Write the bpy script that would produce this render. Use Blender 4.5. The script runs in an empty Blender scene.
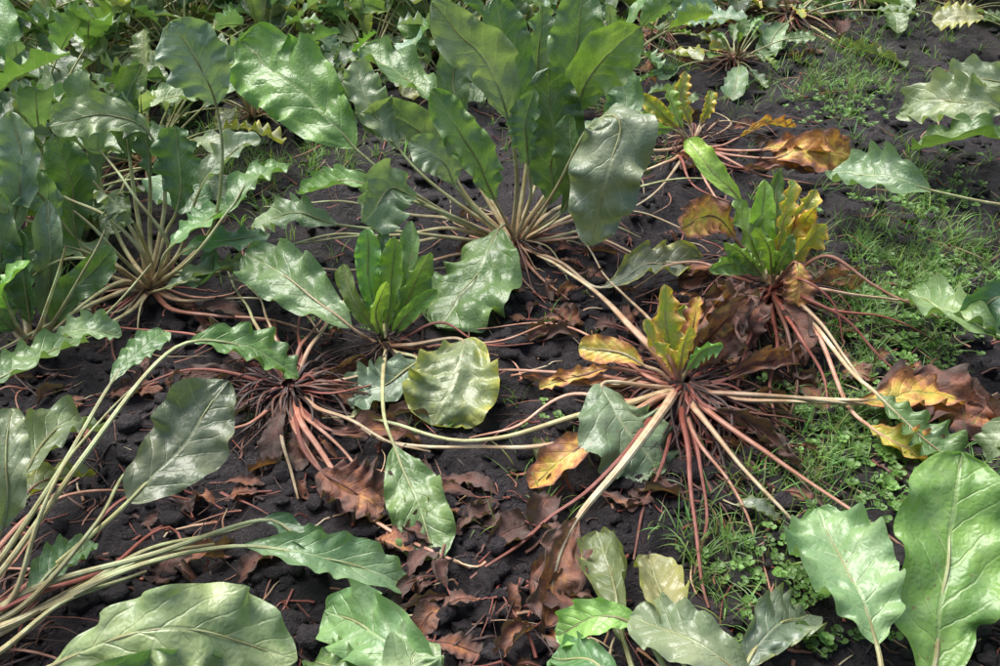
import bpy, math, random
import numpy as np
from mathutils import Vector
random.seed(7); rng=np.random.default_rng(7)
CAMH=1.05; PITCH=math.radians(37); F=888.9
# Photogrammetric survey of the field: (image bearing, image elevation, height above soil) -> world metres.
# A negative third value gives the distance along the row instead of the height (used for upright leaves).
def G(u,v,w):
    xp=(u-500)/F; yp=(333-v)/F
    s,c=math.sin(PITCH),math.cos(PITCH)
    dy=c+yp*s; dz=-s+yp*c
    t=(w-CAMH)/dz if w>=0 else (-w)/dy
    return np.array([xp*t,dy*t,CAMH+dz*t])
# ---------------- noise
def _h(i,j,k,seed):
    n=(i*374761393+j*668265263+k*2147483647%4294967291+seed*1274126177)&0xffffffff
    n=((n^(n>>13))*1274126177)&0xffffffff
    n=((n^(n>>16))*2246822519)&0xffffffff
    return ((n^(n>>15))&0xffffff)/float(0xffffff)
def vn(p,seed=0):
    p=np.asarray(p,float); f=np.floor(p); i=f.astype(np.int64); d=p-f; d=d*d*(3-2*d)
    x,y,z=i[...,0],i[...,1],i[...,2]; a,b,c=d[...,0],d[...,1],d[...,2]; r=0
    for dx in(0,1):
        for dy in(0,1):
            for dz in(0,1):
                w=(a if dx else 1-a)*(b if dy else 1-b)*(c if dz else 1-c)
                r=r+w*_h(x+dx,y+dy,(z+dz)*7919,seed)
    return r*2-1
def gh(x,y):
    x=np.asarray(x,float); y=np.asarray(y,float); z=np.zeros_like(x)
    def n(s,sd): return vn(np.stack([x/s,y/s,z],-1),sd)
    h=0.018*n(.35,1)+0.014*n(.11,2)+0.012*(1-2*np.abs(n(.06,3)))+0.006*(1-2*np.abs(n(.027,4)))
    return h
# ---------------- mesh builder
class MB:
    def __init__(s): s.v=[];s.f=[];s.m=[];s.a=[];s.g=[];s.l=[];s.n=0
    def grid(s,V,nu,nv,mat,lf,gc,lc,wrap=False):
        b=s.n; s.v.append(V); s.a.append(lf); s.g.append(gc); s.l.append(lc); s.n+=len(V)
        I,J=np.meshgrid(np.arange(nu-1),np.arange(nv if wrap else nv-1),indexing='ij')
        J2=(J+1)%nv
        q=np.stack([I*nv+J,I*nv+J2,(I+1)*nv+J2,(I+1)*nv+J],-1).reshape(-1,4)+b
        s.f.append(q); s.m.append(np.full(len(q),mat))
    def build(s,name,mats,origin=(0,0,0),smooth=True):
        V=np.concatenate(s.v)-np.array(origin); Fq=np.concatenate(s.f)
        me=bpy.data.meshes.new(name); me.vertices.add(len(V)); me.vertices.foreach_set('co',V.astype(np.float32).ravel())
        me.loops.add(len(Fq)*4); me.loops.foreach_set('vertex_index',Fq.astype(np.int32).ravel())
        me.polygons.add(len(Fq)); me.polygons.foreach_set('loop_start',np.arange(0,len(Fq)*4,4,dtype=np.int32))
        me.polygons.foreach_set('loop_total',np.full(len(Fq),4,dtype=np.int32))
        me.polygons.foreach_set('material_index',np.concatenate(s.m).astype(np.int32))
        me.polygons.foreach_set('use_smooth',np.full(len(Fq),smooth))
        for nm,arr in(('lf',s.a),('gcol',s.g),('lc',s.l)):
            at=me.attributes.new(nm,'FLOAT_VECTOR','POINT'); at.data.foreach_set('vector',np.concatenate(arr).astype(np.float32).ravel())
        for m in mats: me.materials.append(m)
        me.update(calc_edges=True); me.validate()
        ob=bpy.data.objects.new(name,me); ob.location=origin; bpy.context.collection.objects.link(ob); return ob
def crs(P,K=12):
    P=[np.array(p,float) for p in P]
    E=[2*P[0]-P[1]]+P+[2*P[-1]-P[-2]]; out=[]
    for i in range(1,len(E)-2):
        a,b,c,d=E[i-1],E[i],E[i+1],E[i+2]
        for k in range(K):
            t=k/K; out.append(.5*((2*b)+(c-a)*t+(2*a-5*b+4*c-d)*t*t+(3*b-a-3*c+d)*t**3))
    out.append(P[-1]); return np.array(out)
def resamp(p,n):
    d=np.r_[0,np.cumsum(np.linalg.norm(np.diff(p,axis=0),axis=1))]; t=np.linspace(0,d[-1],n)
    return np.stack([np.interp(t,d,p[:,k]) for k in range(3)],-1)
def nz(v): return v/(np.linalg.norm(v,axis=-1,keepdims=True)+1e-9)
def frames(p,hint):
    T=nz(np.gradient(p,axis=0)); N=np.zeros_like(p); n=np.array(hint,float)
    for i in range(len(p)):
        n=n-T[i]*np.dot(n,T[i]); n=n/(np.linalg.norm(n)+1e-9); N[i]=n
    return T,N,np.cross(T,N)
GROUND=True
def clampz(V,off):
    g=gh(V[:,0],V[:,1]) if GROUND else 0
    V[:,2]=np.maximum(V[:,2],g+off); return V
def tube(mb,p,r,col,mat=1,seg=7,flat=.8,rib=True,clamp=True):
    if clamp: p=p.copy(); clampz(p,np.asarray(r)*.8+.001)
    T,N,S=frames(p,(0.05,-.1,1)); n=len(p); th=np.linspace(0,2*math.pi,seg,endpoint=False)
    rr=np.asarray(r)[:,None]*np.ones(seg)[None]
    if rib: rr=rr*(1-.3*np.exp(-((th-math.pi/2)/.5)**2))[None]
    V=p[:,None]+S[:,None]*(np.cos(th)[None]*rr)[...,None]+N[:,None]*(np.sin(th)[None]*rr*flat)[...,None]
    V=V.reshape(-1,3); gc=np.repeat(col,seg,0)
    lc=np.stack([np.tile(th,n),np.repeat(np.linspace(0,1,n),seg),np.zeros(n*seg)],-1)
    mb.grid(V,n,seg,mat,np.full((n*seg,3),rng.random()),gc,lc,wrap=True)
KIND={# gcol, blight, crumple
'h':((.100,.195,.072),.0,.55),'m':((.155,.275,.092),.0,.55),'b':((.245,.335,.190),.0,.55),'y':((.235,.415,.090),.03,.5),
'yl':((.30,.43,.08),.33,.6),'ye':((.34,.40,.07),.44,.6),'o':((.2,.2,.03),.62,.8),'r':((.1,.1,.03),.84,1.1),'d':((.1,.08,.03),.95,1.2),
'ol':((.235,.27,.155),.14,.9)}
PC={'g':((.56,.44,.28),(.54,.63,.32)),'w':((.50,.27,.18),(.72,.64,.42)),'p':((.42,.18,.13),(.60,.36,.26)),'r':((.28,.085,.065),(.34,.13,.10)),
'k':((.055,.036,.034),(.075,.045,.04)),'n':((.18,.09,.07),(.17,.09,.065))}
def leaf(mb,P,nb,W,kind,hint=None,curl=None,ruf=None,pr=.0044,pc=None,twist=0.,lo=False,lob=1.):
    gc,bl,cr=KIND[kind]; K=12; path=crs(P,K)
    blade=resamp(path[nb*K:],24 if lo else 52); NL=len(blade); NW=11 if lo else 23
    L=np.linalg.norm(np.diff(blade,axis=0),axis=1).sum()
    if not lo:
        blade=blade+np.stack([vn(blade*14+3+P[0][0]*50,1),vn(blade*14+33,2),vn(blade*14+63,3)],-1)*L*.04*np.minimum(np.linspace(0,3,NL),1)[:,None]
    if hint is None: hint=(rng.normal(0,.2),-.35+rng.normal(0,.15),1)
    T,N,S=frames(blade,hint)
    if not twist: twist=rng.normal(0,.3)
    a=np.linspace(0,twist,NL)[:,None]; N,S=N*np.cos(a)+S*np.sin(a),S*np.cos(a)-N*np.sin(a)
    if curl is None: curl=rng.uniform(.3,1.2) if bl<.6 else rng.uniform(.8,2.4)
    if ruf is None: ruf=rng.uniform(.12,.24)
    s=np.linspace(0,1,NL); sd=rng.integers(0,9999)
    e1,e2=rng.uniform(.68,.95),rng.uniform(.42,.60)
    wp=np.clip(s,0,1)**e1*(1-s)**e2; wp/=wp.max(); wp=np.maximum(wp,.03)
    c=np.linspace(-1,1,NW); s2,c2=np.meshgrid(s,c,indexing='ij')
    side=np.sign(c2)
    mn=(vn(np.stack([s2*11+sd,side*3.,0*s2],-1),sd)*.055+vn(np.stack([s2*5+sd,side*3.,0*s2],-1),sd+1)*.10+vn(np.stack([s2*26+sd,side*3.,0*s2],-1),sd+2)*.018)*lob
    w=W*.5*wp[:,None]*(1+mn*np.abs(c2))
    ang=c2*curl; x=np.where(abs(curl)<.05,c2,np.sin(ang)/curl); zc=np.where(abs(curl)<.05,0,(1-np.cos(ang))/curl)
    q=s2*8.-np.abs(c2)*2.0*wp[:,None]+np.where(c2<0,.5,0)
    qu=np.abs(np.sin(math.pi*q))**.6*np.minimum(np.abs(c2)*3,1)*(1-.5*np.abs(c2))
    fr=rng.uniform(3.4,6.2); ph=rng.uniform(0,6.28,2)
    rf=np.sin(2*math.pi*fr*s2+np.where(c2<0,ph[0],ph[1])+2.5*vn(np.stack([s2*3,side*2.,0*s2+sd],-1),sd))*np.abs(c2)**2.2
    rf2=np.sin(2*math.pi*fr*2.1*s2+ph[0])*np.abs(c2)**4*.25
    q3=np.stack([c2*W*28,s2*L*28,0*s2+sd*.1],-1)
    big=vn(q3*.7,5)*.15+vn(q3*1.8,6)*.06+vn(q3*4,7)*.018
    dz=zc*w+W*(ruf*(rf+rf2)*.7*wp[:,None]+qu*.034*wp[:,None]+big*cr*.6*np.minimum(s2*4,1))
    V=blade[:,None]+S[:,None]*(x*w)[...,None]+N[:,None]*dz[...,None]
    if bl>.75: V=V+ (np.stack([vn(q3*1.3+9,7),vn(q3*1.3+19,8),vn(q3*1.3+29,9)],-1))*W*.16*cr*np.minimum(s2*3,1)[...,None]*np.abs(c2[...,None])
    V=V.reshape(-1,3); clampz(V,.003+.007*(vn(V*60,3)*.5+.5))
    jit=np.array(gc)*np.exp(rng.normal(0,.17))*np.array([np.exp(rng.normal(0,.10)),1,np.exp(rng.normal(0,.15))])
    M=len(V); b=np.clip(bl+rng.normal(0,.03)*(bl>0),0,1)
    mb.grid(V,NL,NW,0,np.tile([b,rng.random(),W],(M,1)),np.tile(jit,(M,1)),np.stack([c2.ravel(),s2.ravel(),wp.repeat(NW)],-1))
    pk=pc or('g' if bl<.2 else('w' if bl<.6 else('p' if bl<.8 else 'r')))
    full=np.concatenate([path[:nb*K],blade+N*(.0002)]); full=resamp(full,18 if lo else 40)
    tt=np.linspace(0,1,len(full)); fb=np.linalg.norm(np.diff(path[:nb*K+1],axis=0),axis=1).sum() if nb else 0; fb=fb/(fb+L)
    r=np.where(tt<fb,pr*(1.35-.55*tt/max(fb,.01)),pr*.75*(1-(tt-fb)/(1-fb+1e-6))**.9*.8+.0003)
    c0,c1=[np.array(k) for k in PC[pk]]; t3=np.minimum(tt*2.2,1)[:,None]; cc=c0[None]*(1-t3)+c1[None]*t3; cc=cc*np.exp(rng.normal(0,.12))
    cc=cc*(1-(.2 if bl<.6 else .5)*(tt>fb))[:,None]
    tube(mb,full,r,cc,seg=6)
def pet(mb,P,r=.004,pc='w',mix=None,n=30,tip=.6):
    p=resamp(crs(P),n); L=np.linalg.norm(p[-1]-p[0])
    p=p+ (np.stack([vn(p*9+3,1),vn(p*9+13,2),vn(p*9+23,3)],-1))*.012*np.minimum(np.linspace(0,4,n),1)[:,None]
    t=np.minimum(np.linspace(0,1,n)*1.5,1)[:,None]; c0,c1=PC[pc]
    if mix: c1=PC[mix][1]
    cc=(np.array(c0)*(1-t)+np.array(c1)*t)*np.exp(rng.normal(0,.15))
    e=np.clip((np.linspace(0,1,n)-.8)/.2,0,1)[:,None]*.6; cc=cc*(1-e)+np.array([.16,.09,.06])*e
    tube(mb,p,1.05*r*(1.3-(1.3-tip)*t[:,0])*(1-.5*e[:,0]),cc)
def strands(mb,c,n,r0,r1,az0=0,az1=360,cols='kkkn',rad=(.0012,.0032)):
    for i in range(n):
        a=math.radians(rng.uniform(az0,az1)); L=rng.uniform(r0,r1)*rng.uniform(.6,1.1); b=a+rng.normal(0,.35)
        s0=np.array([c[0]+.012*math.cos(a),c[1]+.012*math.sin(a),c[2]+rng.uniform(0,.02)])
        m=s0+np.array([math.cos(a),math.sin(a),0])*L*.45; e=s0+np.array([math.cos(b),math.sin(b),0])*L
        m[2]=rng.uniform(.012,.055); e[2]=rng.uniform(-.01,.02)
        pet(mb,[s0,m,e],rng.uniform(*rad),cols[rng.integers(len(cols))],n=16)
def deadskirt(mb,c,n,rmax=.16):
    for i in range(n):
        a=rng.uniform(0,6.28); r0=rng.uniform(.03,rmax); L=rng.uniform(.05,.12); b=a+rng.normal(0,.7)
        p=np.array([c[0]+r0*math.cos(a),c[1]+r0*math.sin(a),rng.uniform(.01,.04)]); d=np.array([math.cos(b),math.sin(b),0])
        leaf(mb,[p-d*.01,p,p+d*L*.5+np.array([0,0,rng.uniform(0,.02)]),p+d*L-np.array([0,0,.02])],1,L*rng.uniform(.3,.6),'rrdrdr'[rng.integers(6)],lo=True,pr=.0018,curl=rng.uniform(.6,2.6))
def crown(mb,c,r=.022,h=.03,col=(.09,.06,.04)):
    nu,nv=9,14; V=[]
    for i in range(nu):
        t=i/(nu-1)*math.pi/2*1.0
        for j in range(nv):
            a=j/nv*2*math.pi; V.append([c[0]+r*math.cos(t)*math.cos(a),c[1]+r*math.cos(t)*math.sin(a),c[2]-.03+h*math.sin(t)])
    V=np.array(V); V+=np.stack([vn(V*90,k) for k in(1,2,3)],-1)*.004
    mb.grid(V,nu,nv,1,np.zeros((len(V),3)),np.tile(col,(len(V),1)),np.zeros((len(V),3)),wrap=True)
# ---------------- materials
def nt(mat):
    mat.use_nodes=True; t=mat.node_tree; t.nodes.clear(); return t
class NB:
    def __init__(s,t): s.t=t
    def n(s,ty,**k):
        x=s.t.nodes.new(ty)
        for a,b in k.items(): setattr(x,a,b)
        return x
    def L(s,a,b): s.t.links.new(a,b)
    def put(s,sock,v):
        if isinstance(v,bpy.types.NodeSocket): s.L(v,sock)
        else: sock.default_value=v
    def m(s,op,a,b=0.,c=None,clamp=False):
        x=s.n('ShaderNodeMath',operation=op,use_clamp=clamp); s.put(x.inputs[0],a); s.put(x.inputs[1],b)
        if c is not None: s.put(x.inputs[2],c)
        return x.outputs[0]
    def mixc(s,f,a,b,bt='MIX'):
        x=s.n('ShaderNodeMix',data_type='RGBA',blend_type=bt); s.put(x.inputs[0],f)
        for k,v in((6,a),(7,b)):
            if isinstance(v,tuple): v=(*v[:3],1)
            s.put(x.inputs[k],v)
        return x.outputs[2]
    def ss(s,v,a,b):
        x=s.n('ShaderNodeMapRange',interpolation_type='SMOOTHSTEP'); s.put(x.inputs[0],v); x.inputs[1].default_value=a; x.inputs[2].default_value=b; return x.outputs[0]
    def noise(s,sc,det=3,vec=None,rough=.55):
        x=s.n('ShaderNodeTexNoise'); x.inputs['Scale'].default_value=sc; x.inputs['Detail'].default_value=det; x.inputs['Roughness'].default_value=rough
        if vec is not None: s.L(vec,x.inputs['Vector'])
        return x.outputs[0]
    def ramp(s,f,stops):
        x=s.n('ShaderNodeValToRGB'); e=x.color_ramp.elements
        while len(e)<len(stops): e.new(.5)
        for i,(p,c) in enumerate(stops): e[i].position=p; e[i].color=(*c,1)
        s.L(f,x.inputs[0]); return x.outputs[0]
def leafmat():
    m=bpy.data.materials.new('beet_leaf'); b=NB(nt(m))
    A=b.n('ShaderNodeAttribute',attribute_name='lf'); sp=b.n('ShaderNodeSeparateXYZ'); b.L(A.outputs['Vector'],sp.inputs[0])
    C=b.n('ShaderNodeAttribute',attribute_name='lc'); sc=b.n('ShaderNodeSeparateXYZ'); b.L(C.outputs['Vector'],sc.inputs[0])
    GC=b.n('ShaderNodeAttribute',attribute_name='gcol').outputs['Color']
    geo=b.n('ShaderNodeTexCoord').outputs['Object']
    bl,rd,_=sp.outputs; c,s,wp=sc.outputs
    ac=b.m('ABSOLUTE',c)
    nz1=b.noise(60,3,geo)
    q=b.m('SUBTRACT',b.m('MULTIPLY',s,8.),b.m('MULTIPLY',b.m('MULTIPLY',ac,2.),wp))
    q=b.m('ADD',q,b.m('MULTIPLY',b.m('LESS_THAN',c,0.),.5))
    q=b.m('ADD',q,b.m('MULTIPLY',b.m('SUBTRACT',b.noise(22,2,geo),.5),.75))
    d=b.m('ABSOLUTE',b.m('SUBTRACT',b.m('FRACT',b.m('ADD',q,.5)),.5))
    lat=b.m('SUBTRACT',1.,b.ss(d,.015,.085)); lat=b.m('MULTIPLY',lat,b.m('SUBTRACT',1.,b.m('MULTIPLY',ac,.75)))
    mid=b.m('SUBTRACT',1.,b.ss(ac,.015,.07))
    vor=b.n('ShaderNodeTexVoronoi',feature='DISTANCE_TO_EDGE'); vor.inputs['Scale'].default_value=95; b.L(geo,vor.inputs['Vector'])
    fine=b.m('SUBTRACT',1.,b.ss(vor.outputs[0],.0,.12))
    vein=b.m('MAXIMUM',b.m('MULTIPLY',lat,.75),mid)
    vein=b.m('MAXIMUM',vein,b.m('MULTIPLY',fine,.14),clamp=True)
    n2=b.noise(14,4,geo); n3=b.noise(150,3,geo)
    g=b.mixc(b.ss(n2,.3,.75),b.mixc(1.,GC,(.68,.76,.70),'MULTIPLY'),b.mixc(1.,GC,(1.28,1.18,1.12),'MULTIPLY'))
    g=b.mixc(b.m('MULTIPLY',b.ss(n3,.45,.8),.2),g,(.28,.36,.21))
    veincol=b.mixc(.45,b.mixc(1.,GC,(1.5,1.3,1.2),'MULTIPLY'),(.54,.60,.36))
    g=b.mixc(b.m('MULTIPLY',vein,.62),g,veincol)
    amp=b.m('MULTIPLY',b.m('MULTIPLY',bl,b.m('SUBTRACT',1.1,bl)),3.0)
    n5=b.noise(42,5,geo,.68)
    x=b.m('ADD',bl,b.m('MULTIPLY',b.m('SUBTRACT',n5,.5),b.m('ADD',amp,.05)))
    x=b.m('ADD',x,b.m('MULTIPLY',b.m('MULTIPLY',b.m('SUBTRACT',b.m('POWER',ac,2.),.35),amp),.38))
    x=b.m('SUBTRACT',x,b.m('MULTIPLY',vein,b.m('MULTIPLY',amp,.14)))
    col=b.ramp(x,[(0,(.18,.30,.04)),(.30,(.55,.56,.09)),(.46,(.85,.62,.11)),(.60,(.74,.35,.11)),(.72,(.40,.175,.105)),(.86,(.22,.115,.088)),(1.,(.12,.075,.064))])
    col=b.mixc(b.m('MULTIPLY',n3,.6),col,b.mixc(1.,col,(.55,.5,.55),'MULTIPLY'))
    fac=b.ss(x,.12,.36)
    base=b.mixc(fac,g,col)
    v2=b.n('ShaderNodeTexVoronoi'); v2.inputs['Scale'].default_value=55; b.L(geo,v2.inputs['Vector'])
    spk=b.m('MULTIPLY',b.m('SUBTRACT',1.,b.ss(v2.outputs['Distance'],.06,.16)),b.ss(b.noise(9,1,geo),.52,.66))
    base=b.mixc(b.m('MULTIPLY',spk,.75),base,(.22,.13,.06))
    base=b.mixc(b.m('MULTIPLY',b.ss(b.noise(30,4,geo),.4,.8),.18),base,(.44,.48,.43))
    P=b.n('ShaderNodeBsdfPrincipled'); b.L(base,P.inputs['Base Color'])
    ro=b.m('ADD',b.m('MULTIPLY',b.noise(45,2,geo),.24),b.m('ADD',.25,b.m('MULTIPLY',b.ss(x,.3,.8),.36))); b.L(ro,P.inputs['Roughness'])
    b.L(b.m('SUBTRACT',.78,b.m('MULTIPLY',b.ss(x,.3,.8),.5)),P.inputs['Specular IOR Level'])
    hgt=b.m('ADD',b.m('MULTIPLY',b.m('SUBTRACT',1.,b.m('MAXIMUM',lat,mid)),.8),b.m('ADD',b.m('MULTIPLY',b.ss(vor.outputs[0],0.,.35),.3),b.m('MULTIPLY',nz1,1.1)))
    bp=b.n('ShaderNodeBump'); bp.inputs['Strength'].default_value=.65; bp.inputs['Distance'].default_value=.0018; b.L(hgt,bp.inputs['Height']); b.L(bp.outputs[0],P.inputs['Normal'])
    tr=b.n('ShaderNodeBsdfTranslucent'); b.L(b.mixc(1.,base,(1.4,1.6,.6),'MULTIPLY'),tr.inputs[0]); b.L(bp.outputs[0],tr.inputs['Normal'])
    mx=b.n('ShaderNodeMixShader'); mx.inputs[0].default_value=.22; b.L(P.outputs[0],mx.inputs[1]); b.L(tr.outputs[0],mx.inputs[2])
    o=b.n('ShaderNodeOutputMaterial'); b.L(mx.outputs[0],o.inputs[0]); return m
def petmat():
    m=bpy.data.materials.new('beet_petiole'); b=NB(nt(m))
    GC=b.n('ShaderNodeAttribute',attribute_name='gcol').outputs['Color']; geo=b.n('ShaderNodeTexCoord').outputs['Object']
    n=b.noise(35,4,geo); n2=b.noise(160,3,geo)
    c=b.mixc(b.ss(n,.35,.7),b.mixc(1.,GC,(.72,.58,.50),'MULTIPLY'),GC)
    c=b.mixc(b.m('MULTIPLY',b.ss(n2,.55,.75),.4),c,b.mixc(1.,GC,(.45,.32,.26),'MULTIPLY'))
    P=b.n('ShaderNodeBsdfPrincipled'); b.L(c,P.inputs['Base Color']); P.inputs['Roughness'].default_value=.42
    lc=b.n('ShaderNodeAttribute',attribute_name='lc').outputs['Vector']; w=b.n('ShaderNodeSeparateXYZ'); b.L(lc,w.inputs[0])
    st=b.m('ADD',b.m('SINE',b.m('MULTIPLY',w.outputs[0],8.)),b.m('MULTIPLY',n2,1.5))
    bp=b.n('ShaderNodeBump'); bp.inputs['Strength'].default_value=.4; bp.inputs['Distance'].default_value=.0008; b.L(st,bp.inputs['Height']); b.L(bp.outputs[0],P.inputs['Normal'])
    o=b.n('ShaderNodeOutputMaterial'); b.L(P.outputs[0],o.inputs[0]); return m
def soilmat():
    m=bpy.data.materials.new('moist_soil'); b=NB(nt(m)); geo=b.n('ShaderNodeTexCoord').outputs['Object']
    a=b.noise(7,5,geo); f=b.noise(70,6,geo,.7); g=b.noise(330,4,geo,.7)
    c=b.ramp(a,[(.3,(.022,.017,.019)),(.52,(.043,.034,.038)),(.75,(.092,.078,.086))])
    c=b.mixc(b.m('MULTIPLY',b.ss(f,.48,.78),.45),c,(.135,.115,.12))
    c=b.mixc(b.m('MULTIPLY',b.m('SUBTRACT',1.,b.ss(g,.35,.5)),.5),c,(.016,.013,.014))
    c=b.mixc(b.m('MULTIPLY',b.ss(b.noise(3.,4,geo),.58,.75),.4),c,(.04,.05,.025))
    P=b.n('ShaderNodeBsdfPrincipled'); b.L(c,P.inputs['Base Color']); b.L(b.m('ADD',.30,b.m('MULTIPLY',f,.5)),P.inputs['Roughness']); P.inputs['Specular IOR Level'].default_value=.5
    h=b.m('ADD',b.m('MULTIPLY',f,1.2),b.m('MULTIPLY',g,.4))
    bp=b.n('ShaderNodeBump'); bp.inputs['Strength'].default_value=1.; bp.inputs['Distance'].default_value=.018; b.L(h,bp.inputs['Height']); b.L(bp.outputs[0],P.inputs['Normal'])
    o=b.n('ShaderNodeOutputMaterial'); b.L(P.outputs[0],o.inputs[0]); return m
def weedmat():
    m=bpy.data.materials.new('weed_green'); b=NB(nt(m)); GC=b.n('ShaderNodeAttribute',attribute_name='gcol').outputs['Color']
    P=b.n('ShaderNodeBsdfPrincipled'); b.L(GC,P.inputs['Base Color']); P.inputs['Roughness'].default_value=.45
    tr=b.n('ShaderNodeBsdfTranslucent'); b.L(b.mixc(1.,GC,(1.4,1.6,.7),'MULTIPLY'),tr.inputs[0])
    mx=b.n('ShaderNodeMixShader'); mx.inputs[0].default_value=.3; b.L(P.outputs[0],mx.inputs[1]); b.L(tr.outputs[0],mx.inputs[2])
    o=b.n('ShaderNodeOutputMaterial'); b.L(mx.outputs[0],o.inputs[0]); return m
LM,PM,SM,WM=leafmat(),petmat(),soilmat(),weedmat()
# ---------------- surveyed plants: leaf=(points, blade start index, width, kind, options)
PL=[]
def plant(name,cr,leaves=(),pets=(),st=None,skirt=0): PL.append((name,cr,leaves,pets,st,skirt))
HL='sugar_beet_plant'; WL='wilted_sugar_beet_plant'
fc=dict(hint=(.1,-1,.5)); fd=dict(hint=(.1,-1,.4),curl=1.3,ruf=.32,lob=1.3); fe=dict(hint=(.5,-1,.4),curl=.8,ruf=.28,lob=1.3); ff=dict(hint=(-.5,-1,.4),curl=1.,ruf=.28,lob=1.3)
plant(HL,(515,243,.03),[
 ([(450,215,-1.70),(395,180,-1.70),(355,148,-1.72),(300,92,-1.80),(238,40,-1.9)],3,86,'y',dict(hint=(.2,-1,.6),curl=.3,ruf=.14)),
 ([(517,180,-1.68),(508,120,-1.66),(485,60,-1.66),(432,6,-1.64)],2,60,'b',dict(hint=(.4,-.8,.5),curl=.9)),
 ([(548,205,-1.72),(552,140,-1.72),(548,68,-1.74)],1,58,'h',dict(hint=(.2,-1,.2))),
 ([(555,180,-1.78),(565,120,-1.8),(575,60,-1.82),(585,-12,-1.85)],2,56,'m',fc),
 ([(560,170,-1.76),(575,112,-1.76),(600,65,-1.74),(640,25,-1.72)],2,58,'y',dict(hint=(0,-1,.5))),
 ([(555,190,-1.66),(588,128,-1.60),(614,122,-1.53),(607,175,-1.47),(586,245,-1.46)],2,76,'b',dict(hint=(0,-.3,1),curl=-.7,ruf=.3,lob=1.4)),
 ([(528,150,-1.78),(522,110,-1.78),(512,60,-1.8),(496,0,-1.82)],2,50,'m',fc),
 ([(495,200,-1.68),(470,150,-1.68),(430,90,-1.7)],1,46,'m',fe),
 ([(470,200,-1.75),(440,150,-1.8),(405,122,-1.8),(360,112,-1.78)],2,50,'b',{}),
 ([(460,222,-1.65),(418,200,-1.6),(390,190,-1.55),(362,222,-1.46)],2,62,'b',dict(hint=(0,-.5,1))),
 ([(508,228,-1.64),(500,228,-1.60),(476,268,-1.5),(440,326,-1.38)],2,96,'m',dict(hint=(-.3,-.35,1),curl=-.4,ruf=.15)),
 ([(470,170,-1.8),(440,112,-1.86),(408,78,-1.92),(360,50,-1.98)],2,54,'m',{}),
 ([(480,180,-1.8),(465,120,-1.82),(452,75,-1.85),(470,30,-1.9)],2,46,'h',fc),
 ([(540,170,-1.84),(545,110,-1.86),(540,60,-1.9),(545,5,-1.95)],2,44,'b',fe),
 ([(530,200,-1.68),(528,165,-1.66),(525,125,-1.65),(535,88,-1.65)],2,34,'m',ff),
 ([(575,200,-1.72),(600,150,-1.74),(625,100,-1.8),(610,70,-1.85)],2,42,'b',ff),
 ([(560,215,-1.68),(570,180,-1.66),(575,150,-1.66),(570,112,-1.68)],1,34,'h',dict(hint=(-.6,-1,.2))),
 ([(480,215,-1.66),(455,185,-1.66),(440,160,-1.66),(410,140,-1.68)],2,40,'b',fc),
 ([(440,190,-1.7),(400,150,-1.74),(370,100,-1.8),(350,60,-1.86)],2,42,'b',fe),
 ([(430,235,.08),(340,225,.12),(300,215,.13),(255,222,.08)],2,40,'b',{}),
 ([(450,215,.14),(380,190,.2),(340,178,.22),(300,195,.15)],2,38,'m',{}),
 ([(560,262,.04),(600,288,.04),(645,265,.05),(700,258,.03)],2,46,'ol',dict(curl=.9,pc='w')),
],[
 ([(420,240,.05),(330,235,.07),(215,272,.06)],.0042,'g'),([(440,222,.09),(340,200,.1),(262,206,.05)],.0042,'g'),
 ([(430,262,.03),(350,268,.04),(262,262,.05)],.0036,'w'),
 ([(600,200,.08),(660,182,.07),(722,180,.04)],.0045,'g'),([(590,235,.05),(650,262,.04),(700,268,.02)],.0038,'w'),
 ([(580,215,.08),(640,212,.05),(700,240,.02)],.0042,'w'),
 ([(500,285,.03),(470,320,.02)],.0038,'r'),([(540,275,.03),(570,300,.02)],.0045,'p'),([(480,262,.03),(440,300,.03),(400,330,.02)],.0035,'w'),
 ([(470,235,.06),(400,232,.08),(290,245,.06)],.0045,'g'),([(560,205,.1),(610,190,.09),(650,150,.05)],.0045,'g'),([(570,230,.05),(610,225,.05),(640,240,.02)],.0042,'g'),
],(26,.1,.32,0,360,'kwgpnr'),6)
plant(HL,(385,345,.03),[
 ([(380,333,-1.36),(371,290,-1.38),(366,228,-1.42)],1,28,'y',fe),([(386,333,-1.36),(392,285,-1.38),(396,236,-1.40)],1,30,'y',ff),
 ([(378,335,-1.35),(355,298,-1.36),(343,262,-1.40)],1,24,'m',fd),([(392,335,-1.35),(412,290,-1.36),(430,255,-1.34)],1,30,'m',fe),
 ([(392,338,-1.34),(408,312,-1.33),(436,290,-1.32)],1,20,'y',fc),([(386,325,-1.42),(408,270,-1.44),(412,222,-1.48)],1,26,'m',ff),
 ([(380,325,-1.42),(375,270,-1.44),(385,228,-1.48)],1,26,'h',fd),([(384,340,-1.34),(376,315,-1.33),(388,282,-1.31)],1,20,'y',fd),
 ([(383,375,.07),(384,415,.085),(394,445,.07),(416,498,.05),(440,560,.02)],3,64,'m',dict(hint=(.2,-.5,1),curl=.3,pc='g',pr=.0035,ruf=.16)),
 ([(410,345,.05),(462,340,.07),(452,382,.06),(432,425,.015)],2,90,'ol',dict(curl=.4,pc='w',ruf=.15)),
 ([(395,352,.04),(418,360,.04),(385,382,.04),(345,395,.02)],2,56,'b',{}),
 ([(370,340,.04),(352,328,.09),(300,288,.13),(243,250,.13)],2,64,'m',dict(hint=(.1,-.5,1),curl=.5,pc='w')),
],[([(430,350,.03),(500,340,.04),(560,320,.03)],.003,'p'),([(440,325,.05),(480,345,.03),(530,345,.02)],.003,'r')],(20,.06,.2),3)
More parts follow.
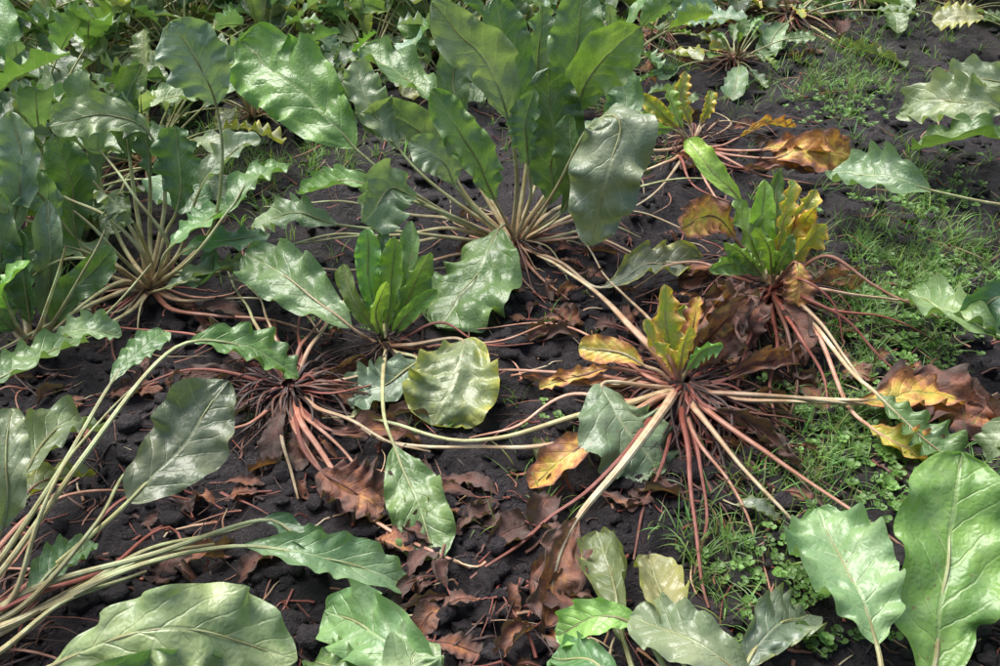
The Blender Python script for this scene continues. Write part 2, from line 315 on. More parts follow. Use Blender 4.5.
plant(WL,(290,392,.02),[
 ([(300,440,.05),(320,470,.05),(345,488,.05),(385,512,.02)],2,60,'r',dict(curl=.8)),
 ([(320,380,.04),(345,372,.03),(370,360,.02)],1,34,'r',{}),([(250,400,.03),(225,415,.03),(190,430,.02)],1,36,'d',{}),
 ([(270,360,.05),(240,350,.07),(205,330,.05)],1,34,'d',{}),
 ([(330,430,.04),(380,430,.03),(420,440,.02)],1,36,'r',{}),
],[([(310,350,.06),(335,310,.05),(352,285,.04)],.0038,'w'),([(300,350,.06),(320,320,.04),(330,290,.04)],.0034,'p'),
 ([(265,340,.06),(240,300,.05),(225,265,.05)],.0034,'g'),([(283,430,.05),(292,470,.03),(300,505,.02)],.004,'w'),([(300,430,.05),(320,470,.04),(348,515,.02)],.0045,'p'),
 ([(310,430,.05),(350,500,.03),(410,545,.02),(470,575,.01)],.0048,'p'),([(340,415,.05),(380,440,.04),(430,450,.03)],.004,'w'),
 ([(240,375,.04),(190,370,.04),(140,385,.03)],.004,'r'),([(230,350,.05),(170,330,.05),(110,325,.04)],.004,'r'),
 ([(270,430,.04),(262,465,.02),(255,505,.01)],.003,'n'),([(250,420,.04),(225,430,.03),(205,455,.02)],.0038,'p'),
 ([(230,400,.03),(200,440,.02),(160,480,.01)],.003,'k'),([(300,360,.05),(298,330,.04),(300,300,.03)],.0034,'r'),
 ([(330,385,.04),(370,375,.03),(400,352,.02)],.0034,'w'),([(320,425,.05),(350,465,.03),(360,500,.02)],.0038,'p'),([(280,350,.06),(265,315,.06),(240,280,.05)],.003,'w')],(170,.05,.19,0,360,'kkknkr'),5)
plant(WL,(682,388,.03),[
 ([(675,370,-1.24),(668,330,-1.25),(664,284,-1.28)],1,32,'yl',fe),([(690,366,-1.24),(714,335,-1.25),(748,298,-1.28)],1,36,'r',dict(hint=(0,-1,.5),curl=.8)),
 ([(681,368,-1.26),(692,340,-1.28),(702,298,-1.32)],1,24,'o',ff),([(690,372,-1.22),(720,352,-1.22),(738,328,-1.24)],1,32,'r',dict(hint=(0,-1,.5),curl=1)),
 ([(672,372,-1.23),(655,350,-1.23),(646,318,-1.25)],1,20,'yl',fd),([(685,374,-1.2),(700,352,-1.2),(722,345,-1.19)],1,20,'y',fd),
 ([(680,372,-1.2),(682,350,-1.19),(690,326,-1.18)],1,18,'yl',ff),([(678,366,-1.28),(678,330,-1.30),(687,306,-1.34)],1,22,'yl',fd),
 ([(688,366,-1.26),(705,325,-1.28),(728,290,-1.3)],1,30,'r',fd),([(676,374,-1.2),(665,355,-1.2),(652,342,-1.2)],1,18,'yl',fe),
 ([(660,372,.06),(645,366,.07),(618,352,.085),(578,345,.07)],2,30,'ye',dict(hint=(0,-.6,1),curl=.5)),
 ([(655,378,.05),(612,368,.055),(580,376,.055),(540,388,.03)],2,22,'o',{}),
 ([(650,376,.05),(615,385,.05),(575,385,.04),(520,375,.02)],1,18,'r',dict(pc='w')),
 ([(650,386,.07),(602,384,.09),(625,425,.07),(662,480,.012)],2,100,'b',dict(hint=(.1,-.45,1),curl=-.25,pc='w',ruf=.14)),
 ([(645,408,.06),(606,434,.06),(570,455,.06),(530,487,.015)],2,42,'o',dict(curl=.9)),
 ([(662,412,.1),(622,465,.10),(578,518,.06),(560,565,.04),(545,628,.02)],3,62,'r',dict(pc='w',pr=.0068,curl=1.4)),
 ([(740,394,.07),(800,398,.06),(868,404,.05),(925,396,.05),(995,425,.02)],3,74,'r',dict(curl=.9,pc='w')),
 ([(860,400,.06),(910,392,.07),(960,398,.04)],1,44,'o',dict(curl=.9,pc='w')),
 ([(725,380,.05),(760,365,.06),(800,350,.04)],1,36,'r',{}),([(715,410,.05),(760,430,.04),(800,470,.02)],1,38,'d',{}),
],[([(640,335,.1),(592,288,.07),(528,243,.03)],.006,'w'),([(655,395,.06),(560,425,.06),(470,440,.05),(395,426,.04),(325,415,.03)],.005,'g'),
 ([(655,400,.06),(570,442,.05),(470,446,.04),(380,442,.03),(350,425,.03)],.005,'w'),([(688,440,.07),(696,520,.05),(712,608,.02)],.0048,'r'),
 ([(715,430,.07),(750,478,.05),(788,528,.02)],.0052,'w'),([(735,430,.06),(815,488,.04),(905,548,.02)],.005,'p'),
 ([(700,440,.05),(728,480,.04),(750,540,.02)],.0042,'p'),([(650,378,.06),(600,345,.04),(545,325,.03),(470,332,.02)],.004,'p'),
 ([(650,384,.05),(570,372,.05),(480,372,.03)],.0048,'p'),([(740,400,.05),(830,400,.05),(900,408,.04)],.0044,'w'),
 ([(700,450,.05),(705,520,.03),(700,575,.02)],.004,'r'),([(670,440,.04),(650,500,.03),(640,560,.01)],.0038,'r'),
 ([(650,420,.06),(600,480,.05),(540,525,.03),(470,585,.015)],.0045,'r'),([(630,400,.06),(570,400,.05),(520,430,.03),(470,440,.03)],.0042,'p'),
 ([(720,420,.05),(790,470,.03),(830,530,.02)],.0036,'n'),([(665,350,.1),(650,320,.08),(610,280,.05),(580,235,.03)],.0046,'w')],(240,.07,.26,0,360,'kkknkr'),8)
plant(WL,(770,290,.03),[
 ([(764,272,-1.52),(752,238,-1.54),(733,200,-1.58)],1,28,'y',fe),([(769,268,-1.54),(764,228,-1.55),(762,180,-1.58)],1,28,'y',ff),
 ([(778,270,-1.52),(796,228,-1.54),(818,188,-1.58)],1,26,'yl',fd),([(780,275,-1.5),(802,250,-1.5),(826,222,-1.5)],1,24,'yl',fe),
 ([(771,270,-1.52),(783,235,-1.54),(794,178,-1.60)],1,22,'yl',fe),([(760,277,-1.5),(738,264,-1.5),(710,272,-1.46)],1,26,'y',fd),
 ([(772,275,-1.48),(768,250,-1.46),(755,228,-1.45)],1,22,'y',ff),([(775,275,-1.48),(785,255,-1.46),(792,235,-1.46)],1,20,'m',fd),
 ([(762,275,-1.5),(745,255,-1.5),(726,243,-1.48)],1,22,'y',ff),([(775,270,-1.56),(775,220,-1.6),(780,168,-1.64)],1,22,'m',fd),
 ([(782,276,-1.46),(796,262,-1.43),(800,285,-1.40),(796,308,-1.38)],2,30,'o',dict(curl=.3,hint=(0,-.6,1))),
 ([(757,265,-1.54),(735,238,-1.56),(713,216,-1.56),(682,228,-1.5)],2,40,'o',dict(curl=.4)),
 ([(785,265,-1.52),(805,225,-1.54),(815,205,-1.5)],1,22,'ye',ff),
 ([(760,250,-1.6),(742,205,-1.64),(712,168,-1.68),(688,138,-1.74)],2,26,'y',fc),
 ([(762,300,.08),(745,322,.09),(732,352,.05)],1,42,'r',{}),([(780,305,.06),(800,332,.05),(805,365,.03)],1,34,'d',{}),([(755,290,.07),(722,300,.07),(700,330,.04)],1,34,'r',{}),
 ([(762,292,.08),(740,296,.1),(715,285,.09)],1,30,'r',{}),([(745,345,.1),(735,322,.12),(742,296,.12)],1,38,'r',fc),
 ([(810,320,.06),(850,370,.07),(875,392,.09),(908,425,.07),(958,472,.03)],3,50,'m',dict(curl=.8,pc='w')),
 ([(815,330,.06),(845,400,.04),(868,425,.05),(905,446,.05),(950,468,.02)],3,44,'ye',dict(pc='p')),
],[([(825,262,.12),(875,288,.09),(938,318,.03)],.0048,'p'),([(815,290,.1),(870,300,.08),(960,295,.04)],.0045,'w'),([(810,310,.08),(850,360,.05),(872,398,.02)],.005,'w'),
 ([(800,330,.08),(825,370,.05),(832,410,.02)],.0048,'r'),([(812,300,.1),(850,325,.08),(905,382,.03)],.005,'r'),([(790,330,.08),(800,380,.04),(790,420,.02)],.0045,'n'),
 ([(830,310,.08),(880,320,.06),(930,345,.02)],.0045,'r'),([(760,320,.08),(745,360,.04),(735,400,.02)],.005,'r'),([(800,280,.12),(830,300,.11),(845,345,.05)],.0048,'r'),
 ([(730,275,.06),(690,265,.05),(640,275,.03)],.0045,'p'),([(735,290,.05),(690,300,.04),(640,300,.03)],.0042,'r'),([(780,345,.06),(770,390,.04),(775,430,.02)],.0045,'r')],(200,.07,.27,0,360,'kkknr'),10)
plant(WL,(692,145,.02),[
 ([(690,125,-2.25),(682,100,-2.26),(686,72,-2.3)],1,18,'yl',fe),([(680,130,-2.25),(660,108,-2.26),(640,95,-2.28)],1,20,'yl',fd),([(700,125,-2.25),(708,105,-2.26),(712,90,-2.28)],1,16,'yl',fd),
 ([(675,130,-2.2),(655,125,-2.2),(645,110,-2.2)],1,18,'y',ff),([(683,130,-2.2),(672,105,-2.22),(665,84,-2.25)],1,16,'y',fe),
 ([(720,146,.05),(738,138,.05),(762,128,.06),(795,126,.03)],2,20,'o',{}),([(730,155,.05),(775,158,.07),(812,150,.09),(852,160,.05)],2,42,'o',dict(curl=.5)),
 ([(715,160,.05),(740,168,.05),(775,166,.05),(815,172,.03)],2,26,'r',{}),([(725,150,.05),(760,150,.08),(795,145,.09),(830,150,.09)],2,26,'o',{}),
],[([(660,165,.04),(620,175,.03),(585,190,.02)],.005,'w'),([(650,150,.05),(600,155,.04),(560,150,.03)],.005,'w'),([(700,175,.05),(715,200,.04),(720,225,.02)],.005,'p'),
 ([(670,175,.05),(650,195,.04),(620,215,.02)],.005,'w'),([(730,160,.05),(770,175,.04),(840,185,.02)],.005,'p'),([(680,160,.05),(690,185,.05),(730,205,.03)],.005,'r')],(80,.06,.25,0,360,'kkknrw'),6)
plant(HL,(1040,206,.03),[([(990,203,.08),(930,190,.13),(885,178,.14),(828,172,.1)],2,58,'b',dict(hint=(0,-.8,1),pc='g')),
 ([(1050,160,.1),(1040,120,.2),(1000,100,.3)],1,50,'m',{})])
plant(HL,(1070,140,.03),[([(1030,130,.12),(1010,115,.17),(965,100,.2),(900,110,.12)],2,50,'b',dict(hint=(0,-.7,1))),
 ([(1040,125,.12),(1020,140,.14),(970,135,.16),(915,150,.08)],2,44,'m',{}),([(1050,100,.15),(1020,85,.2),(985,78,.22),(940,85,.18)],2,40,'b',{}),
 ([(1060,90,.2),(1040,60,.25),(1000,45,.28)],1,44,'m',{})])
plant(HL,(1050,335,.03),[([(1030,340,.07),(1005,338,.11),(960,316,.13),(908,288,.09)],2,48,'m',dict(hint=(0,-.6,1))),
 ([(1035,350,.08),(1010,345,.1),(985,325,.12),(950,322,.1)],2,40,'h',{}),([(1040,300,.1),(1020,290,.15),(990,300,.15),(960,330,.08)],2,40,'h',{}),
 ([(1030,430,.1),(1000,440,.1),(985,460,.06)],1,36,'b',{})])
plant(HL,(925,740,.03),[([(930,690,-.62),(948,570,-.74),(968,458,-.86)],1,98,'y',dict(hint=(-.1,-.6,1),curl=.5,pr=.0065,ruf=.14)),
 ([(890,700,.07),(877,645,.09),(855,590,.11),(815,508,.10)],2,94,'b',dict(hint=(.1,-.5,1),curl=.8,pr=.005,ruf=.22)),
 ([(1010,700,-.6),(1060,600,-.7),(1090,520,-.8)],1,80,'m',{})],(),(10,.05,.15))
plant(HL,(720,770,.03),[([(775,710,.1),(755,688,.12),(700,645,.14),(632,618,.11)],2,66,'b',dict(hint=(0,-.4,1),curl=.7)),
 ([(690,700,.1),(682,655,.1),(666,600,.12),(650,552,.09)],2,54,'ol',dict(curl=.9)),([(650,700,.06),(625,645,.07),(612,590,.08),(598,532,.05)],2,62,'ol',dict(curl=1.4)),
 ([(680,700,.08),(642,632,.1),(600,618,.1),(555,634,.05)],2,42,'y',dict(curl=.9)),([(735,700,.05),(745,668,.05),(768,632,.06),(808,612,.02)],2,56,'ol',dict(curl=.9)),
 ([(640,720,.06),(620,690,.08),(590,660,.09),(550,655,.05)],2,46,'m',{})],(),(10,.05,.15))
plant(HL,(430,790,.03),[([(460,730,.09),(445,695,.11),(390,645,.13),(328,605,.09)],2,80,'m',dict(hint=(.1,-.4,1),curl=.7)),
 ([(440,740,.09),(430,700,.12),(410,660,.14),(430,640,.13)],2,60,'b',{}),([(400,720,.08),(370,690,.1),(340,668,.1),(315,660,.07)],2,50,'m',{})],(),(8,.05,.15))
plant(HL,(-10,760,.03),[([(20,700,.09),(48,668,.12),(165,628,.17),(302,655,.09)],2,88,'b',dict(hint=(.0,-.5,1),curl=-.4,ruf=.22)),
 ([(60,720,.08),(130,690,.12),(230,670,.1)],1,70,'m',{})],(),(8,.05,.15))
plant(HL,(-70,650,.03),[
 ([(20,592,-.76),(85,540,-.78),(128,502,-.80),(176,450,-.86),(228,382,-.94)],3,76,'b',dict(hint=(.1,-.6,.9),curl=.4,ruf=.2,twist=.15,lob=1.5)),
 ([(40,610,.08),(140,565,.1),(240,546,.09),(320,560,.08),(410,580,.02)],3,52,'m',dict(curl=.9)),
 ([(30,590,.1),(150,555,.12),(262,520,.09),(300,540,.08),(345,560,.05)],3,32,'h',{}),
 ([(10,560,.12),(85,455,.2),(150,370,.24),(190,342,.24),(242,345,.22),(295,378,.15)],4,54,'m',dict(hint=(0,-.3,1),curl=.8)),
 ([(-40,500,.2),(-30,400,.25),(25,365,.24),(88,345,.2)],2,44,'m',{}),
 ([(-30,580,.12),(0,530,.2),(4,470,.27),(12,408,.3)],2,42,'b',dict(hint=(.5,-1,.2))),
 ([(0,620,.06),(28,600,.07),(52,568,.08),(92,545,.05)],2,38,'h',{}),
 ([(0,560,.1),(60,470,.16),(110,385,.2),(140,350,.21),(165,330,.2)],3,30,'m',{}),
 ([(-20,520,.1),(20,480,.12),(60,430,.1),(105,425,.05)],2,52,'b',dict(curl=1.)),
 ([(-20,540,.08),(10,510,.08),(50,480,.07),(95,475,.03)],2,40,'ol',dict(curl=.9,pc='p')),
],[([(20,600,.1),(90,520,.15),(150,455,.12)],.0048,'g'),([(10,620,.08),(130,560,.08),(270,525,.05)],.005,'g'),([(10,600,.1),(100,570,.08),(175,530,.03),(200,600,.02)],.0038,'r'),
 ([(0,540,.1),(60,495,.1),(140,495,.04)],.0042,'p'),([(0,600,.1),(40,500,.18),(100,420,.2),(135,385,.2)],.0046,'g'),([(-20,640,.06),(90,580,.09),(220,545,.08)],.0055,'g'),
 ([(-20,660,.06),(60,600,.09),(150,575,.07)],.0055,'g'),([(60,560,.05),(130,500,.05),(200,500,.02)],.004,'r')],(60,.1,.38,0,360,'kknrp'),4)
plant(HL,(150,290,.03),[
 ([(208,235,-1.55),(222,165,-1.56),(216,105,-1.58),(200,68,-1.58),(170,22,-1.6)],3,64,'b',dict(hint=(0,-.9,.6),curl=.4,ruf=.16,twist=.1)),
 ([(165,235,-1.58),(176,212,-1.58),(181,172,-1.6),(172,125,-1.62)],2,46,'h',fc),([(165,200,-1.62),(150,135,-1.62),(108,112,-1.62),(52,124,-1.6)],2,40,'b',{}),
 ([(110,260,-1.55),(78,240,-1.55),(72,190,-1.58),(58,135,-1.6)],2,42,'h',fe),([(160,270,.1),(168,250,.15),(202,225,.18),(244,198,.18)],2,42,'m',{}),
 ([(160,290,.08),(185,282,.1),(215,272,.1),(250,262,.06)],1,30,'b',{}),([(140,230,-1.6),(130,160,-1.65),(125,100,-1.7),(140,60,-1.75)],2,36,'m',fd),
 ([(120,240,-1.65),(100,180,-1.7),(95,120,-1.75),(80,70,-1.8)],2,36,'b',fd),([(150,260,-1.52),(135,225,-1.5),(120,205,-1.5),(95,190,-1.5)],2,38,'b',{}),
 ([(180,250,-1.6),(200,190,-1.62),(235,150,-1.66),(262,140,-1.68)],2,38,'b',{}),([(120,270,-1.5),(80,250,-1.48),(45,245,-1.46),(10,262,-1.42)],2,42,'m',{}),
 ([(175,275,.08),(205,285,.09),(215,250,.12)],1,30,'h',{}),([(190,260,.15),(225,215,.22),(250,180,.25),(290,165,.24)],2,36,'m',{}),
 ([(150,240,-1.6),(150,180,-1.62),(145,140,-1.64),(120,90,-1.66)],2,34,'h',ff),([(100,270,-1.5),(60,220,-1.5),(30,190,-1.5),(-10,180,-1.5)],2,40,'b',{}),
 ([(180,255,.12),(205,245,.14),(230,240,.14),(265,238,.1)],1,28,'h',{})],
 [([(130,230,.15),(90,180,.25)],.0048,'g'),([(120,290,.06),(60,315,.08),(0,350,.05)],.005,'g'),([(190,300,.05),(240,300,.05),(290,310,.04)],.004,'w'),([(130,310,.05),(90,330,.05),(40,350,.05)],.0048,'g'),
 ([(180,310,.05),(240,320,.04),(330,335,.03)],.0045,'p'),([(140,250,.14),(100,215,.2),(60,200,.22)],.0048,'g'),([(120,280,.08),(80,300,.1),(50,330,.08)],.0052,'g'),([(110,265,.12),(60,260,.16),(20,290,.1)],.005,'g'),
 ([(175,270,.1),(230,280,.08),(270,300,.04)],.0048,'g'),([(165,240,.15),(130,190,.25),(100,150,.3)],.0048,'g'),([(140,275,.1),(100,240,.2),(70,215,.25)],.0048,'g')],(30,.1,.3,0,360,'kwgpnr'),4)
plant(HL,(30,345,.03),[([(30,325,-1.33),(26,280,-1.34),(18,228,-1.38)],1,32,'h',fc),([(10,320,-1.33),(2,260,-1.35),(-5,190,-1.4)],1,36,'m',fe),
 ([(50,330,-1.33),(72,295,-1.34),(112,248,-1.38)],1,30,'h',fc),([(15,330,-1.3),(-15,300,-1.28),(-40,280,-1.28)],1,44,'m',{}),([(45,325,-1.36),(50,270,-1.4),(48,200,-1.46)],1,32,'b',fd),
 ([(50,340,.08),(85,330,.12),(125,335,.1)],1,36,'b',{}),([(25,320,-1.4),(10,250,-1.45),(20,170,-1.5),(10,110,-1.55)],2,36,'b',fc),([(20,330,-1.3),(10,310,-1.28),(5,285,-1.26),(30,262,-1.28)],2,30,'y',{})],[([(50,320,.1),(80,270,.2),(100,230,.25)],.0048,'g'),([(40,320,.1),(60,250,.25)],.0048,'g'),([(60,340,.05),(120,300,.12),(150,260,.15)],.0048,'g')],(10,.05,.2))
def bld(name,crn,lv,pt,st,sk):
    mb=MB(); c=crn
    crown(mb,c)
    for (pts,nb,w,k,o) in lv:
        a=rng.uniform(0,6.28); P=[c+np.array([math.cos(a),math.sin(a),-.3])*.008]+pts
        leaf(mb,P,nb,w,k,**o)
    for (pts,r,k) in pt:
        d=nz(pts[0]-c); pet(mb,[c+d*.01]+pts,r,k)
    if st:
        strands(mb,c,*st)
        if st[0]>=230: strands(mb,c,130,.12,.30,-140,-20,'kknkr',(.0015,.0034))
    if sk: deadskirt(mb,c,sk)
    return mb.build(name,[LM,PM],(c[0],c[1],0))
for name,cr,lv,pt,st,sk in PL:
    c=G(*cr); L2=[]
    for (pts,nb,w,k,o) in lv:
        W3=[G(*p) for p in pts]; m=W3[min(nb,len(W3)-1)]; L2.append((W3,nb,w*np.linalg.norm(m-np.array([0,0,CAMH]))/F,k,o))
    bld(name,c,L2,[([G(*p) for p in q],r,k) for q,r,k in pt],st,sk)
# ---------------- background rows: generated plants
def gen(mb,n,H,e0,e1,kinds,wk=.42,lo=True,wid=.23):
    for i in range(n):
        f=i/max(n-1,1); az=i*2.4+rng.normal(0,.3); el=math.radians(e0+(e1-e0)*f+rng.normal(0,8)); L=H*(.75+.35*math.sin(f*2.6))*rng.uniform(.75,1.15)
        droop=math.radians(rng.uniform(35,110))*(.4+.6*f); p=np.array([.01*math.cos(az),.01*math.sin(az),.02]); P=[p]; K=5; a=az
        for k in range(K):
            e=el-droop*((k+1)/K)**1.6; a+=rng.normal(0,.1)
            p=p+np.array([math.cos(a)*math.cos(e),math.sin(a)*math.cos(e),math.sin(e)])*L/K; p[2]=max(p[2],.012); P.append(p)
        h=np.array([-math.cos(az)*.6,-math.sin(az)*.6,1])+rng.normal(0,.3,3)
        leaf(mb,P,3 if rng.random()<.7 else 2,L*wid*rng.uniform(.75,1.2),kinds[rng.integers(len(kinds))],hint=h,lo=lo,pr=.0046)
GROUND=False
HM=[];WMs=[]
for i in range(6):
    mb=MB(); crown(mb,np.array([0,0,.03])); gen(mb,21,.48,84,18,['h','m','m','b','y','b','b','ol']); strands(mb,np.array([0,0,.03]),14,.1,.32,cols='wgpr',rad=(.002,.004)); HM.append(mb)
for i in range(4):
    mb=MB(); crown(mb,np.array([0,0,.03])); gen(mb,9,.20,80,40,['y','yl','y','y','m']); gen(mb,12,.42,40,6,['b','m','ol','b','r','b','b','m']); strands(mb,np.array([0,0,.03]),60,.1,.32,cols='kwprkn',rad=(.0018,.004)); deadskirt(mb,np.array([0,0,.03]),3); WMs.append(mb)
GROUND=True
hm=[m.build(HL,[LM,PM]) for m in HM]; wm=[m.build(WL,[LM,PM]) for m in WMs]
used=set()
def place(x,y,w=False,s=1.,rot=None):
    src=(wm if w else hm); o=src[rng.integers(len(src))]
    if o.name in used: o=bpy.data.objects.new(WL if w else HL,o.data); bpy.context.collection.objects.link(o)
    used.add(o.name); o.location=(x,y,float(gh(np.array([x]),np.array([y]))[0])-.005); o.rotation_euler=(0,0,rng.uniform(0,6.28) if rot is None else rot); o.scale=(s,)*3
B=lambda u,v:G(u,v,0)[:2]
for u,v,w,s in[(60,215,0,.85),(-60,240,0,1),(150,165,0,.85),(35,140,0,.95),(255,120,0,.65),(90,95,0,.95),(190,80,0,.9),(-60,130,0,1),(300,50,0,.85),(0,80,0,1),(370,70,0,.8),(330,105,0,.5),
   (120,50,0,1),(230,35,0,1),(440,60,0,.85),(520,70,0,.8),(610,75,0,.75),(350,30,0,1),(480,25,0,.95),(570,20,1,1),(650,45,1,.9),(790,28,1,1.1),(730,20,1,.9),(735,62,1,.7),(960,20,0,.6),(620,110,1,.6),
   (45,30,0,1),(150,20,0,1),(300,10,0,1),(420,0,0,1),(600,0,0,1),(1040,60,0,.8),(-80,50,0,1),(-100,330,0,.9),(270,75,0,.8),(400,35,0,.9),(540,35,0,.9),(660,10,0,.9),(860,0,1,.9),(80,65,0,.9),(190,50,0,.9),(450,95,0,.5)]:
    x,y=B(u,v); place(x,y,bool(w),s)
for j,y in enumerate(np.arange(3.6,8,.44)):
    for x in np.arange(-4.5,4.5,.34):
        place(x+rng.normal(0,.05),y+rng.normal(0,.05),rng.random()<.15+.3*(x>.5),rng.uniform(.8,1.1))
for y in np.arange(.2,3.6,.45):
    for x in list(np.arange(-3.2,-1.3-.35*y,.38))+list(np.arange(1.35+.35*y,3.2,.4)):
        place(x,y+rng.normal(0,.04),rng.random()<.4,rng.uniform(.75,1))
for x in np.arange(-2.,2.,.45): place(x,-.25,rng.random()<.4,.8)
# ---------------- soil
def soil():
    fx=np.arange(-2.2,2.2001,.0085); fy=np.arange(.4,4.1,.0085)
    ox=np.array([.05,.15,.3,.5,.8,1.2,1.8,2.6,3.6,5.6,9,14,23,40,70,120,200.])+2.2
    xs=np.concatenate([-ox[::-1],fx,ox]); ys=np.concatenate([np.array([-200,-100,-40,-15,-6,-3,-1.5,-.8,-.4,-.1,.1,.2,.3,.36]),fy,4.1+np.array([.03,.08,.15,.25,.4,.6,.9,1.3,2,3,5,8,14,25,50,100,200.])])
    X,Y=np.meshgrid(xs,ys,indexing='ij'); Z=gh(X,Y)
    far=np.clip((np.maximum(np.abs(X)-2.2,0)+np.maximum(Y-4.1,0)+np.maximum(.4-Y,0))/1.,0,1)
    Z=Z*(1-far)+ (.004*vn(np.stack([X*60,Y*60,X*0],-1),11)+.0025*vn(np.stack([X*47+Y*20,Y*47-X*20,X*0],-1),12))*(1-far)-.004*far
    V=np.stack([X,Y,Z],-1).reshape(-1,3); mb=MB(); z=np.zeros_like(V); mb.grid(V,len(xs),len(ys),0,z,z,z); mb.build('soil_ground',[SM])
soil()
def clods():
    mb=MB(); N=4600
    for i in range(N):
        if i<3900: u,v=rng.uniform(-50,1050),rng.uniform(20,690); x,y=B(u,v)
        else: x,y=rng.uniform(-2.4,2.4),rng.uniform(.3,4)
        r=.002+.016*rng.random()**3; nu,nv=7,9
        t=np.linspace(-1.55,1.55,nu)[:,None]; a=(np.arange(nv)/nv*6.283)[None]
        V=np.stack([np.cos(t)*np.cos(a),np.cos(t)*np.sin(a),np.sin(t)*.7+0*a],-1).reshape(-1,3)
        V=V*(1+.5*vn(V*1.7+i*3.1,1)[:,None]+.2*vn(V*4+i*3.1,2)[:,None])*r*np.array([rng.uniform(.8,1.5),1,1]); 
        V+=np.array([x,y,float(gh(x,y))+r*.35]); z=np.zeros_like(V); mb.grid(V,nu,nv,0,z,z,z,wrap=True)
    mb.build('soil_clods',[SM])
clods()
# ---------------- litter
def litter():
    mb=MB()
    spots=[(540,260,50),(500,300,50),(470,480,110),(500,580,110),(420,520,60),(620,300,60),(540,340,40),(740,340,50),(800,350,60),(690,480,90),(300,470,70),(160,380,70),(60,400,50),(350,400,60),(830,480,60),(880,400,50),(960,400,60),(180,540,60),(480,640,60),(400,600,40),(760,170,60),(620,240,60),(760,60,80),(555,600,30),(560,250,25),(430,500,30)]
    for i in range(200):
        u0,v0,s=spots[i%len(spots)]; p=G(u0+rng.normal(0,s*.8),min(v0+rng.normal(0,s*.4),690),.02); a=rng.uniform(0,6.28); L=rng.uniform(.03,.11); d=np.array([math.cos(a),math.sin(a),0])
        h=rng.uniform(.0,.014); P=[p-d*L*.5,p-d*L*.25,p+d*L*.1+np.array([0,0,h]),p+d*L*.5+np.array([.01,0,-.01])]
        leaf(mb,P,1,L*rng.uniform(.25,.6),['r','d','r','d','d','r','d','r'][rng.integers(8)] if rng.random()<.95 else 'ol',lo=True,pr=.0015,curl=rng.uniform(.2,2.),hint=(rng.normal(0,.15),rng.normal(0,.15),1))
    mb.build('dead_leaf_litter',[LM,PM])
    mb=MB()
    for i in range(1200):
        p=G(rng.uniform(-20,1020),rng.uniform(60,680),.01); a=rng.uniform(0,6.28); L=rng.uniform(.02,.13); d=np.array([math.cos(a),math.sin(a),0])*L*.5
        pet(mb,[p-d,p+np.array([rng.normal(0,.008),rng.normal(0,.008),rng.uniform(0,.012)]),p+d],rng.uniform(.0006,.0024),'kknrnkprw'[rng.integers(9)],n=10)
    mb.build('dead_stalk_litter',[LM,PM])
litter()
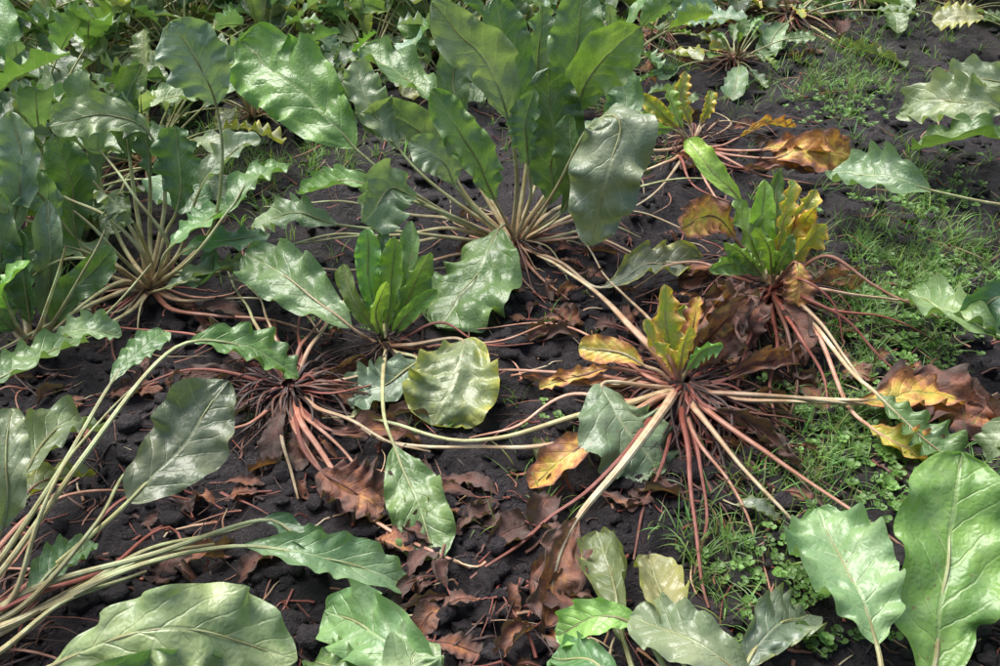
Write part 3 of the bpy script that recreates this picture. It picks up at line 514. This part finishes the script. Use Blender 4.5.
# ---------------- weeds
def weeds():
    mb=MB(); 
    def blade(x,y,L,w,col):
        a=rng.uniform(0,6.28); e=math.radians(rng.uniform(35,88)); dr=rng.uniform(.4,1.7); n=6; p=np.array([x,y,float(gh(x,y))-.002]); pts=[p]
        for k in range(n-1):
            ee=e-dr*(k/(n-1))**1.5; p=p+np.array([math.cos(a)*math.cos(ee),math.sin(a)*math.cos(ee),math.sin(ee)])*L/(n-1); pts.append(p)
        pts=np.array(pts); S=np.array([-math.sin(a+rng.normal(0,.5)),math.cos(a),0]); ww=w*np.array([.7,1,.95,.75,.45,.05])
        V=np.stack([pts-S*ww[:,None],pts+np.array([0,0,-w*.5]),pts+S*ww[:,None]],1).reshape(-1,3); z=np.zeros_like(V)
        mb.grid(V,n,3,0,z,np.tile(col,(len(V),1)),z)
    pat=[(905,250,70,40,800),(880,330,60,40,640),(840,90,70,30,850),(940,240,70,50,500),(255,165,40,25,420),(800,400,50,40,260),(830,450,50,50,380),(790,480,40,40,200),(700,560,40,40,180),(720,590,30,30,120),
      (480,140,40,25,80),(640,60,60,20,200),(590,100,30,20,80),(60,265,40,25,200),(200,150,60,30,300),(540,500,50,40,60),(900,170,60,20,260),(960,260,50,60,260),(820,560,40,30,110),(400,160,50,20,160),(120,120,80,40,260),(860,60,60,30,450),(870,30,80,20,320),(330,160,40,20,220),(650,160,30,20,60),(980,470,30,30,100),(740,500,40,40,90),(900,300,90,60,460),(780,200,40,30,60),(250,220,60,40,120)]
    for u,v,su,sv,n in pat:
        nt_=max(1,n//8)
        for k in range(nt_):
            x,y=B(u+rng.normal(0,su*.7),v+rng.normal(0,sv*.65)); base=np.array([.20,.32,.10])*np.exp(rng.normal(0,.25))
            for q in range(8):
                blade(x+rng.normal(0,.009),y+rng.normal(0,.009),rng.uniform(.02,.075),rng.uniform(.0006,.0015),base*np.exp(rng.normal(0,.15,3)))
    for k in range(200):
        x,y=rng.uniform(-2.2,2.2),rng.uniform(.5,4)
        for q in range(6): blade(x+rng.normal(0,.008),y+rng.normal(0,.008),rng.uniform(.03,.07),.0011,np.array([.16,.28,.07])*np.exp(rng.normal(0,.2)))
    mb.build('grass_weeds',[WM])
    mb=MB()
    pat=[(870,440,50,30,120),(890,480,40,40,80),(820,555,40,25,60),(800,590,30,20,35),(905,330,50,30,120),(930,200,50,20,80),(840,110,50,20,90),(940,280,50,20,90),(540,430,40,20,8),(350,330,50,20,12),(780,410,30,30,40),(700,640,40,20,10),(480,400,60,40,6),(830,650,40,10,20),(880,300,30,20,60),(735,575,30,20,20),(900,380,40,30,50)]
    for u,v,su,sv,n in pat:
        for k in range(n):
            x,y=B(u+rng.normal(0,su*.7),v+rng.normal(0,sv*.7)); z0=float(gh(x,y))+rng.uniform(.004,.02); col=np.array([.15,.27,.07])*np.exp(rng.normal(0,.25))
            for q in range(rng.integers(5,9)):
                a=q*1.3+rng.normal(0,.3); L=rng.uniform(.006,.014); e=rng.uniform(.0,.7); d=np.array([math.cos(a)*math.cos(e),math.sin(a)*math.cos(e),math.sin(e)]); S=np.array([-math.sin(a),math.cos(a),0])
                t=np.array([0,.35,.5,.7,.88,1.]); w=np.array([.04,.06,.32,.38,.25,.02])*L
                c=np.array([x,y,z0])+d[None]*(t*L)[:,None]
                V=np.stack([c-S*w[:,None]+[0,0,.001],c,c+S*w[:,None]+[0,0,.001]],1).reshape(-1,3); z=np.zeros_like(V)
                mb.grid(V,6,3,0,z,np.tile(col,(len(V),1)),z)
    mb.build('chickweed',[WM])
weeds()
# ---------------- light, camera
W=bpy.data.worlds.new('World'); bpy.context.scene.world=W; W.use_nodes=True; t=W.node_tree
sk=t.nodes.new('ShaderNodeTexSky'); sk.sky_type='NISHITA'; sk.sun_disc=False
EL=math.radians(60); AZ=math.radians(-45)
sk.sun_elevation=EL; sk.sun_rotation=AZ; sk.dust_density=4.; sk.air_density=1.
t.links.new(sk.outputs[0],t.nodes['Background'].inputs[0]); t.nodes['Background'].inputs[1].default_value=.15
sl=bpy.data.lights.new('sun','SUN'); sl.energy=5.; sl.angle=math.radians(45); sl.color=(1,.985,.96)
so=bpy.data.objects.new('sun',sl); bpy.context.collection.objects.link(so)
d=Vector((math.sin(AZ)*math.cos(EL),math.cos(AZ)*math.cos(EL),math.sin(EL))); so.rotation_euler=d.to_track_quat('Z','Y').to_euler()
cd=bpy.data.cameras.new('camera'); cd.lens=32; cd.sensor_width=36; cd.clip_end=600; cd.clip_start=.02
co=bpy.data.objects.new('camera',cd); co.location=(0,0,CAMH); co.rotation_euler=(math.pi/2-PITCH,0,0); bpy.context.collection.objects.link(co); bpy.context.scene.camera=co
bpy.context.scene.view_settings.view_transform='Standard'; bpy.context.scene.view_settings.look='None'
